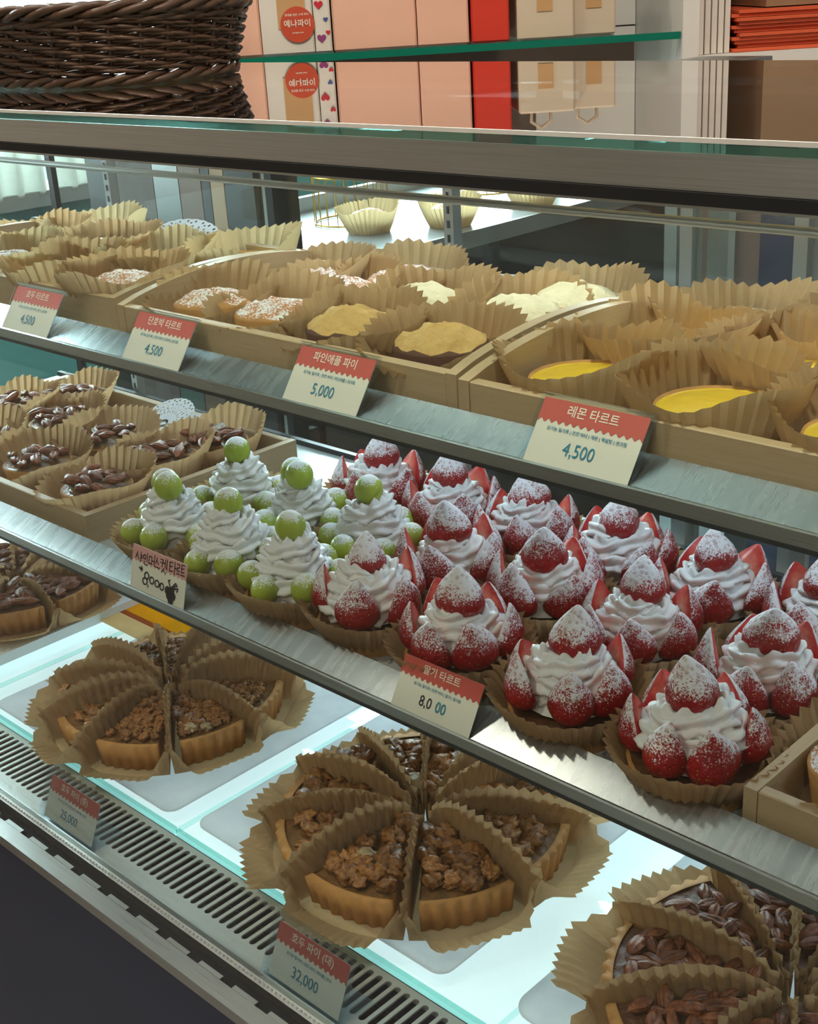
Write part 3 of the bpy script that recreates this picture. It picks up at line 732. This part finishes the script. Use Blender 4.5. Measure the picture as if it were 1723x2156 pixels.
pie('pecan pie at the lower right', -.319, .650, .126, B3, DECK+.0026, bl('wedge of the lower right pecan pie', 10, 'the lower right one'), wallh=.047, skirt=.030, nutsize=(.0085, .0135), dens=2.4, seed=3, nuts='pecan')
B0 = [-50, -8, 34, 70, 110, 150, 190, 230, 270]
pie('pecan pie at the left edge', -1.345, .665, .110, B0, DECK+.0126, bl('wedge of the left edge pecan pie', 9, 'the front right one'), wallh=.045, skirt=.026, nutsize=(.0085, .0135), dens=2.4, seed=4, nuts='pecan')
ys = thing('printed_sheet', 'yellow and peach printed sheet lying behind the small walnut pie', 'sheet', (-1.17, .79, ZC+DECK+.0028))
MB().box(-.075, .075, -.055, .115, 0, .0008).obj('yellow_field', 'yellow_sheet', ys)
MB().box(-.075, .075, -.063, -.0552, 0, .0008).obj('brown_line', 'brown_print', ys)
MB().box(-.075, .075, -.090, -.0632, 0, .0008).obj('peach_border', 'peach_sheet', ys)

# ------------------------------------------------------------------ price cards
def scallop_header(w, h0, h1, n, mat):
    pts = [(-w/2, h1), (w/2, h1)]; m = n*6
    for i in range(m+1): x = w/2-w*i/m; pts.append((x, h0-.0011*math.cos(2*PI*n*i/m)))
    return MB().prism([(p[0], p[1]) for p in pts][::-1], 'z', 0, .0002).mesh('header', mat)
def price_card(label, x, yb, zb, lean, name, ingr, price, w=.075, h=.040, holder=None, price_mat='print_teal', rz=0.0, hand=False, two_tone=False, cardlabel=None, up=0.0):
    c = thing('price_card', label, 'price card', (x, yb, ZC+zb), rz)
    tilt = PI/2-lean
    base = obj('card', MB().box(-w/2, w/2, up, up+h, -.0004, 0).mesh('card', 'card_white'), c, rot=(tilt, 0, 0))
    hd = obj('header', scallop_header(w, up+h*.655, up+h, 14, 'card_pink' if hand else 'card_red'), base, (0, 0, .00005))
    def txt(nm, body, size, mat, x_, y_, bold, sx=1.0): return obj(nm, text_mesh(body, size, mat, bold, 'CENTER', sx), base, (x_, y_, .0005))
    if not hand:
        txt('product_name', name, h*.19, 'print_cream', 0, up+h*.845, .012)
        txt('ingredients', ingr, h*.070, 'print_teal', 0, up+h*.545, .012)
        if two_tone:
            txt('price', '8,0', h*.29, 'print_ink', -h*.19, up+h*.28, .0, .88); txt('price', '00', h*.29, 'print_teal', h*.19, up+h*.28, .006, .88)
        else: txt('price', price, h*.29, 'print_teal', -.001, up+h*.28, 0.0, .88)
    else: hand_writing(base, w, h)
    if holder == 'sleeve':
        m = MB(); m.box(-w/2-.0022, w/2+.0022, up-.0005, up+h+.0030, -.0022, -.0012); m.box(-w/2-.0022, w/2+.0022, up+h+.0012, up+h+.0030, -.0012, .0012)
        m.box(-w/2-.0022, -w/2-.0008, up-.0005, up+h+.0012, -.0012, .0012); m.box(w/2+.0008, w/2+.0022, up-.0005, up+h+.0012, -.0012, .0012)
        obj('clear_sleeve', m.mesh('sleeve', 'acrylic'), base)
    if holder == 'stand':
        m = MB(); m.box(-w/2-.006, w/2+.002, 0, up+h+.006, -.0030, -.0014); m.box(-w/2-.006, w/2+.002, 0, up+h+.006, .0008, .0022); m.box(-w/2-.006, w/2+.002, up+h+.0052, up+h+.0072, -.0014, .0008)
        obj('clear_stand', m.mesh('stand', 'acrylic'), base)
        m = MB().box(-w/2-.006, w/2+.002, .000, .034, 0, .0016); obj('stand_foot', m.mesh('foot', 'acrylic'), c, (0, 0, -.0005))
    return c
def ribbon(m, pts, wd):
    for a, b in zip(pts[:-1], pts[1:]):
        a, b = Vector(a), Vector(b); t = (b-a).normalized(); n = Vector((-t.y, t.x))*wd/2; a = a-t*wd*.3; b = b+t*wd*.3
        k = len(m.v); m.v += [(p.x, p.y, 0) for p in (a-n, b-n, b+n, a+n)]; m.f.append((k, k+1, k+2, k+3)); m.fm.append(0)
def hand_writing(base, w, h):
    # strokes traced as short lines; x 0..1 across, y 0..1 up the card
    def S(strokes, wd, name, mat='ink_black'):
        m = MB()
        for st in strokes: ribbon(m, [((p[0]-.5)*w, p[1]*h) for p in st], wd)
        obj(name, m.mesh(name, mat), base, (0, 0, .0006))
    arc = lambda cx, cy, rx, ry, n=12: [(cx+rx*math.cos(2*PI*k/n), cy+ry*math.sin(2*PI*k/n)) for k in range(n+1)]
    y = lambda v: v
    S([[(.10, .86), (.07, .72)], [(.095, .80), (.13, .70)], [(.16, .88), (.165, .66)], [(.165, .80), (.20, .81)], [(.165, .75), (.20, .76)],
       arc(.235, .80, .022, .05), [(.28, .90), (.285, .72)], [(.235, .70), (.24, .64), (.29, .63)],
       [(.32, .86), (.32, .70), (.37, .70), (.37, .86), (.32, .86)], [(.37, .78), (.41, .78)], [(.42, .92), (.42, .68)],
       [(.47, .90), (.445, .76)], [(.465, .83), (.50, .76)], [(.44, .68), (.52, .68)],
       [(.53, .90), (.58, .90), (.56, .74)], [(.53, .83), (.57, .83)], [(.585, .84), (.62, .84)], [(.62, .93), (.62, .74)], [(.65, .94), (.65, .72)], [(.60, .72), (.56, .62)], [(.59, .68), (.64, .60)],
       [(.70, .92), (.755, .93)], [(.70, .92), (.70, .72), (.76, .74)], [(.70, .83), (.75, .84)], [(.79, .96), (.79, .68)], [(.79, .83), (.82, .83)],
       [(.83, .94), (.875, .94), (.87, .87), (.835, .86), (.835, .79), (.88, .80)], [(.83, .73), (.88, .73)],
       [(.91, .96), (.965, .97)], [(.91, .96), (.91, .79), (.965, .81)], [(.91, .88), (.96, .89)], [(.90, .73), (.975, .74)]], .0010, 'handwriting')
    S([arc(.30, .40, .040, .075), arc(.275, .26, .042, .075), [(.34, .20), (.335, .15)], arc(.40, .34, .038, .075), arc(.50, .32, .038, .075), arc(.59, .30, .036, .075), [(.15, .52), (.21, .50), (.19, .56)], [(.15, .52), (.20, .46)]], .0013, 'price')
    blob = MB()
    for cx, cy, r in ((.70, .27, .052), (.77, .30, .05), (.73, .17, .052), (.80, .19, .048), (.765, .08, .05)):
        k = len(blob.v); blob.v += [((cx-.5+r*math.cos(2*PI*j/14))*w, (cy*h+r*w*math.sin(2*PI*j/14)), 0) for j in range(14)]; blob.f.append(tuple(range(k, k+14))); blob.fm.append(0)
    obj('grape_doodle', blob.mesh('doodle', 'ink_black'), base, (0, 0, .0006))
    S([[(.74, .36), (.70, .50), (.73, .52)], [(.77, .38), (.83, .50), (.86, .46), (.80, .40)], [(.79, .36), (.88, .40), (.86, .32)]], .0013, 'leaf_doodle')
L1 = math.radians(35)
yb1, zb1 = .5625, S1+.0050
price_card('red and white card priced 4,500 at the left end of the upper shelf', -1.035, yb1, zb1, L1, '호두 타르트', '유기농 밀가루 | 천연 버터 | 호두 | 생크림', '4,500', holder='sleeve')
price_card('red and white pumpkin tart card priced 4,500 in a clear sleeve', -.847, yb1, zb1, L1, '단호박 타르트', '유기농 밀가루 | 천연 버터 | 단호박 | 생크림', '4,500', holder='sleeve')
price_card('red and white pineapple pie card priced 5,000', -.650, yb1, zb1, L1, '파인애플 파이', '유기농 밀가루 | 천연 버터 | 파인애플 | 생크림', '5,000', holder='sleeve')
price_card('red and white lemon tart card priced 4,500 below the lemon tray', -.4315, yb1, zb1, L1, '레몬 타르트', '유기농 밀가루 | 천연 버터 | 레몬 | 백설탕 | 생크림', '4,500', holder='sleeve')
price_card('handwritten pink and white card priced 8,000 in front of the grape tarts', -.885, yb1, S2+.0050, math.radians(15), '', '', '', w=.078, h=.039, hand=True)
price_card('red and white strawberry tart card with part of its price inked over', -.561, yb1, S2+.0050, math.radians(30), '딸기 타르트', '유기농 밀가루 | 천연 버터 | 딸기 | 생크림', '8,000', h=.038, two_tone=True)
price_card('card priced 25,000 in a clear stand below the small walnut pie', -.903, .449, DECK-.004, math.radians(24), '호두 파이 (중)', '유기농 밀가루 | 천연 버터 | 메이플 | 호두', '25,000', holder='stand', h=.038, up=.004)
price_card('card priced 32,000 in a clear stand below the large central pie', -.594, .449, DECK-.004, math.radians(24), '호두 파이 (대)', '유기농 밀가루 | 천연 버터 | 메이플 | 호두', '32,000', holder='stand', h=.041, up=.004)

# ------------------------------------------------------------------ wicker basket on the case
def basket():
    u = Vector((math.cos(.105), math.sin(.105))); Lx, Ly = .42, .20; ctr = Vector((-1.18, .71))
    t = thing('wicker_basket', 'dark brown woven wicker basket standing on the glass top', 'basket', (ctr.x, ctr.y, ZC+TOP+.0006), math.atan2(u.y, u.x))
    H = .066
    def loop(z, n, flare=True):
        k = z/H; a, b = Lx/2-.004+.018*k, Ly/2-.004+.018*k; r = .075+.018*k; pts = []
        for cx, cy, s in ((a-r, b-r, 0), (-a+r, b-r, PI/2), (-a+r, -b+r, PI), (a-r, -b+r, 1.5*PI)):
            pts += [(cx+r*math.cos(s+j*PI/8), cy+r*math.sin(s+j*PI/8)) for j in range(5)]
        # resample evenly
        P = [Vector(p) for p in pts]; d = [0]
        for i in range(len(P)): d.append(d[-1]+(P[(i+1) % len(P)]-P[i]).length)
        out = []
        for q in range(n):
            s = d[-1]*q/n; i = max(j for j in range(len(P)) if d[j] <= s+1e-9); f = (s-d[i])/(d[i+1]-d[i]); p = P[i].lerp(P[(i+1) % len(P)], f); tg = (P[(i+1) % len(P)]-P[i]).normalized(); out.append((p, Vector((tg.y, -tg.x))))
        return out
    n = 264
    for row in range(11):
        z = .0125+row*.0044; m = MB()
        for ply in range(2):
            pts = []
            for q, (p, nr) in enumerate(loop(z, n)):
                o = .0030*math.sin(2*PI*q/12+PI*row+ply*2.2); zz = z+.0011*math.cos(2*PI*q/12+PI*row+ply*2.2)+ply*.0012
                pts.append((p.x+nr.x*o, p.y+nr.y*o, zz))
            m.tube(pts, .0019, 5, True)
        m.obj('woven_strand', 'wicker', t, True)
    for nm, z, amp, rr, per in (('rim_braid', H-.004, .0042, .0034, 18), ('upper_braid', H-.0125, .0022, .0026, 22), ('base_braid', .0055, .0036, .0030, 18)):
        m = MB()
        for ply in range(3):
            pts = []
            for q, (p, nr) in enumerate(loop(z, n)):
                ph = 2*PI*q/per+ply*2*PI/3; pts.append((p.x+nr.x*amp*math.cos(ph), p.y+nr.y*amp*math.cos(ph), z+amp*.85*math.sin(ph)))
            m.tube(pts, rr, 6, True)
        m.obj(nm, 'wicker', t, True)
    m = MB()
    for q, (p, nr) in enumerate(loop(0, 44)):
        p2, _ = loop(H, 44)[q]; m.tube([(p.x-nr.x*.001, p.y-nr.y*.001, .003), (p2.x-nr.x*.001, p2.y-nr.y*.001, H-.006)], .0022, 5)
    m.obj('stakes', 'wicker', t, True)
    MB().prism([(p.x*.96, p.y*.96) for p, _ in loop(0, 48)], 'z', .0015, .005).obj('basket_floor', 'wicker', t)
basket()

# ------------------------------------------------------------------ shelving unit behind the case
A = Vector((-1.235, 1.000)); Bp = Vector((-.880, 1.372)); U = (Bp-A).normalized(); Nn = Vector((-U.y, U.x))   # along / away
UA = math.atan2(U.y, U.x); LEN = .505
def unit():
    t = thing('shelf_unit', 'tall white shop shelving with a green-edged glass shelf', 'shelving', (A.x, A.y, ZC), UA)
    def b(nm, x0, x1, y0, y1, z0, z1, m, par=t): return MB().box(x0, x1, y0, y1, z0, z1).obj(nm, m, par)
    gl = b('glass_shelf', -.03, LEN, .0035, .26, -.080, -.072, 'top_pane'); b('shelf_edge', -.03, LEN, 0, .0033, -.080, -.072, 'green_edge', gl)
    b('divider', LEN+.001, LEN+.020, -.006, .27, -.125, 1.248, 'shelf_white')
    b('back_board', -.03, 1.25, .271, .285, -.125, 1.248, 'unit_brown')
    b('white_back', .37, LEN, .258, .2695, -.071, .55, 'shelf_white')
    b('side_board', -.05, -.031, 0, .27, -.125, 1.248, 'shelf_white')
    b('lower_shelf', LEN+.021, 1.25, .0, .27, -.118, -.100, 'shelf_white')
    b('cubby_shelf', LEN+.021, 1.25, .0, .27, .30, .318, 'shelf_white')
    b('side_board', 1.251, 1.27, 0, .27, -.125, 1.248, 'shelf_white')
    return t
simple('green_edge_solid', (10, 120, 96), .15); M['green_edge'] = M['green_edge_solid']
unit()
def upos(s, d, z): p = A+U*s+Nn*d; return (p.x, p.y, ZC+z)
ZS = -.0715
def carton(name, label, s0, s1, d0, d1, h, mat, rz=0, cat='box', grp=None, tuck=True):
    t = thing(name, label, cat, upos((s0+s1)/2, (d0+d1)/2, ZS), UA+rz, grp); w, d = (s1-s0)/2, (d1-d0)/2
    obj('carton', bevel_box(-w, w, -d, d, 0, h, .002, mat), t)
    return t, w, d
def disc_flat(r, n=24): return MB().prism([(r*math.cos(2*PI*k/n), r*math.sin(2*PI*k/n)) for k in range(n)][::-1], 'y', -.0006, 0)
t, w_, d_ = carton('pastry_box', 'peach box at the far left of the glass shelf behind the basket', -.012, .023, .015, .15, .20, 'pink_box')
t, w_, d_ = carton('pastry_box', 'white pastry box with a round red sticker and kraft window', .024, .084, .012, .13, .20, 'pale_box')
MB().box(-.010, .022, -d_-.0012, -d_-.0004, .028, .15).obj('window', 'kraft', t)
st = disc_flat(.0195).obj('sticker', 'sticker_red', t, loc=(.012, -d_-.0016, .032))
for body, sz, zz in (('예나파이', .0085, .001), ('정성을 담은 수제 파이', .0030, .0105), ('yenapie.com', .0026, -.0085)):
    o = obj('sticker_print', text_mesh(body, sz, 'print_cream', .02), st, (0, -.0012, zz), (PI/2, 0, 0))
t, w_, d_ = carton('heart_bag', 'narrow white bag printed with red and violet hearts', .085, .104, .010, .10, .20, 'pale_box', cat='bag')
def heart(r):
    pts = []
    for k in range(20): a = 2*PI*k/20; pts.append((r*16*math.sin(a)**3/17, r*(13*math.cos(a)-5*math.cos(2*a)-2*math.cos(3*a)-math.cos(4*a))/17))
    return MB().prism(pts, 'y', -.0006, 0)
for k, (x, z, r, mm) in enumerate([(-.003, .052, .0055, 'heart_red'), (.004, .036, .0030, 'heart_blue'), (-.002, .016, .0055, 'heart_violet'), (.006, .022, .0030, 'heart_red'), (.005, .066, .0035, 'heart_red'), (-.003, .080, .004, 'heart_violet')]):
    heart(r).obj('heart_print', mm, t, loc=(x, -d_-.0006, z))
carton('pastry_box', 'large plain peach box in the middle of the glass shelf', .106, .202, .012, .16, .24, 'pink_box')
carton('pastry_box', 'paler pink box standing against the large peach box', .203, .262, .010, .15, .22, 'pink_box')
carton('gift_box', 'bright red box on the glass shelf', .265, .309, .012, .16, .24, 'red_box')
for k, (s0, s1) in enumerate(((.318, .384), (.386, .436))):
    t, w_, d_ = carton('handle_box', ('cream handle box with a kraft window beside the red box', 'cream handle box with a kraft window next to the white panel')[k], s0, s1, .012+.02*k, .12+.02*k, .085, 'cream_box', grp='cream handle boxes')
    MB().box(-.010, .008, -d_-.0010, -d_-.0003, .030, .058).obj('window', 'kraft', t)
    m = MB().tube([(-.012, 0, .084), (-.012, 0, .10), (0, 0, .108), (.012, 0, .10), (.012, 0, .084)], .0025, 6); m.obj('carry_handle', 'cream_box', t, True)
# papers in the cubby to the right
zz = -.0995
t = thing('paper_stack', 'white paper bags standing upright beside the divider', 'paper bags', upos(LEN+.047, .09, zz), UA)
for k in range(5): MB().box(-.024+k*.0085, -.018+k*.0085, -.08+.003*k, .09, 0, .22).obj('folded_bag', 'pale_box', t)
t = thing('paper_stack', 'stack of orange folded paper sheets in the cubby', 'paper stack', upos(LEN+.265, .10, zz), UA)
for k in range(11): MB().box(-.20+.004*((k*5) % 3), .25, -.085+.003*((k*7) % 4), .12, k*.0042, k*.0042+.0036).obj('paper_sheet', 'orange_paper', t)
MB().box(-.155, .25, -.06, .12, .047, .20).obj('kraft_block', 'kraft_dark', t)

# ------------------------------------------------------------------ the place behind the case
def far_place():
    t = thing('window_counter', 'white counter along the shop window behind the case', 'counter', (-1.70, 2.2, 0))
    MB().box(-.22, .205, -.90, 1.5, ZC-.425, ZC-.40).obj('worktop', 'counter_white', t)
    MB().box(.2055, .212, -.90, 1.5, ZC-.428, ZC-.399).obj('steel_edge', 'aluminium', t)
    MB().box(-.20, .200, -.89, 1.48, .002, ZC-.4255).obj('counter_body', 'counter_side', t)
    MB().box(-.235, -.2205, -.90, 1.5, ZC-.425, ZC-.372).obj('back_rail', 'aluminium', t)
    for k, (x, y, lab) in enumerate([(-1.650, 1.580, 'pale paper-lined tart on the far white counter, in front of the gold cage'), (-1.560, 1.690, 'pale paper-lined tart on the far white counter, beside the slotted post'), (-1.560, 1.92, 'pale paper-lined tart on the far counter, right of the slotted post'), (-1.66, 2.06, 'pale paper-lined tart farthest away on the far counter'), (-1.53, 2.12, 'pale paper-lined tart at the far right of the far counter')]):
        o = cup_tart('counter_tart', x, y, -.3995, lab, SUG[k % 2], TALLP[k % 3], 120+k, 'tarts on the far counter')
    for k, (x, y, lab) in enumerate([(-1.755, 1.640, 'gold wire cage dome in the middle of the far counter'), (-1.835, 1.43, 'gold wire cage dome near the dark steel panel'), (-1.76, 2.02, 'gold wire cage dome behind the slotted post')]):
        c = thing('wire_cage', lab, 'wire cage', (x, y, ZC-.3995), 0, 'gold wire cage domes'); R, H = .068, .085
        for z in (.002, H): MB().tube([(R*math.cos(2*PI*j/28), R*math.sin(2*PI*j/28), z) for j in range(28)], .0018, 6, True).obj('ring', 'gold', c, True)
        for j in range(22):
            a = 2*PI*j/22; p = [(R*math.cos(a), R*math.sin(a), .002), (R*math.cos(a), R*math.sin(a), H)] + [(R*math.cos(a)*math.cos(q), R*math.sin(a)*math.cos(q), H+.05*math.sin(q)) for q in (.4, .8, 1.2, 1.5)]
            MB().tube(p, .0011, 4).obj('wire', 'gold', c, True)
    # steel cabinet with tall doors, left of the counter as seen
    t = thing('steel_cabinet', 'tall dark steel cabinet standing behind the left part of the case', 'cabinet', (-1.685, 1.20, 0))
    MB().box(-.215, .215, 0, .07, .002, ZC-.09).obj('cabinet_body', 'dark_metal', t)
    for x0, x1, mm in ((-.213, -.150, 'dark_metal'), (-.148, -.128, 'steel_v'), (-.126, -.03, 'wall_dark'), (-.028, .035, 'steel_v'), (.037, .090, 'unit_brown'), (.092, .112, 'dark_metal'), (.114, .145, 'kraft_dark'), (.147, .213, 'dark_metal')):
        MB().box(x0, x1, -.010, -.0005, .02, ZC-.10).obj('door_panel', mm, t)
    # right: steel column, dark panel, slatted crates
    t = thing('steel_column', 'brushed steel column behind the right part of the case', 'column', (-.690, 1.12, 0)); MB().box(-.030, .024, 0, .05, .002, ZC-.085).obj('column', 'steel_v', t); MB().box(-.045, -.0305, -.01, .05, .002, ZC-.085).obj('edge_trim', 'aluminium', t); MB().box(.0245, .032, -.005, .05, .002, ZC-.085).obj('edge_trim', 'aluminium', t)
    tag(MB().box(-.050, .050, 0, .02, .002, ZC-.10).obj('dark_door', 'front_panel', None, False, (-.59, 1.13, 0)), 'dark blue grey door panel right of the steel column', 'door panel')
    t = thing('slat_crate', 'brown slatted wooden crate with orange paper on top behind the case', 'crate', (-.545, 1.16, 0))
    for k in range(7): MB().box(-.06, .11, 0, .20, ZC-.345+k*.0168, ZC-.345+k*.0168+.0152).obj('slat', 'slat_wood', t)
    MB().box(-.058, .108, .004, .198, .002, ZC-.346).obj('crate_stand', 'dark_metal', t)
    MB().box(-.058, .108, .002, .198, ZC-.2265, ZC-.190).obj('orange_stack', 'orange_paper', t)
    # curtain bundles on the left window sill
    for k in range(5):
        m = MB(); x0 = 1.15+k*.13; n = 12
        pts = [(x0+.12*j/n, .012*math.sin(j*1.3+k)) for j in range(n+1)]
        V = [(p[1], p[0], z) for z in (ZC-.352, ZC+.2) for p in pts]; m.add(V, grid_faces(2, n+1, False))
        me = m.mesh('curtain', 'curtain', True); o = obj('window_curtain', me, None, (-2.375, 0, 0)); tag(o, f'{ORD[k]} white curtain fold over the teal sill wall, counted from the left edge', 'curtain', 'white window curtains')
        o.modifiers.new('thick', 'SOLIDIFY').thickness = .002
far_place()
# ceiling lamps of the shop
def lamps():
    for k, (x, y) in enumerate([(-.9, -.5), (-.25, .40), (1.0, -1.2), (-.3, -1.6), (-1.6, .2), (.9, 1.6)]):  # second lamp's place and power made up, to brighten boxes behind the case
        t = thing('ceiling_lamp', f'{ORD[k]} warm round ceiling lamp above the shop floor', 'lamp', (x, y, ZC+1.2495), 0, 'ceiling lamps')
        V, F = lathe([(.001, 0), (.075, 0), (.075, -.02), (.062, -.022), (.06, -.012), (.001, -.012)], 24); obj('housing', new_mesh('h', V, F, ['shelf_white']), t)
        V, F = lathe([(.001, -.013), (.055, -.013)], 24); obj('bulb', new_mesh('b', V, F, ['warm_lamp']), t)
        d = bpy.data.lights.new('lamp_light', 'AREA'); d.shape = 'DISK'; d.size = .12; d.energy = 11 if k == 1 else 5; d.color = (1, .88, .74); o = bpy.data.objects.new('lamp_light', d); COL.objects.link(o); o.location = (0, 0, -.03); o.parent = t
lamps()
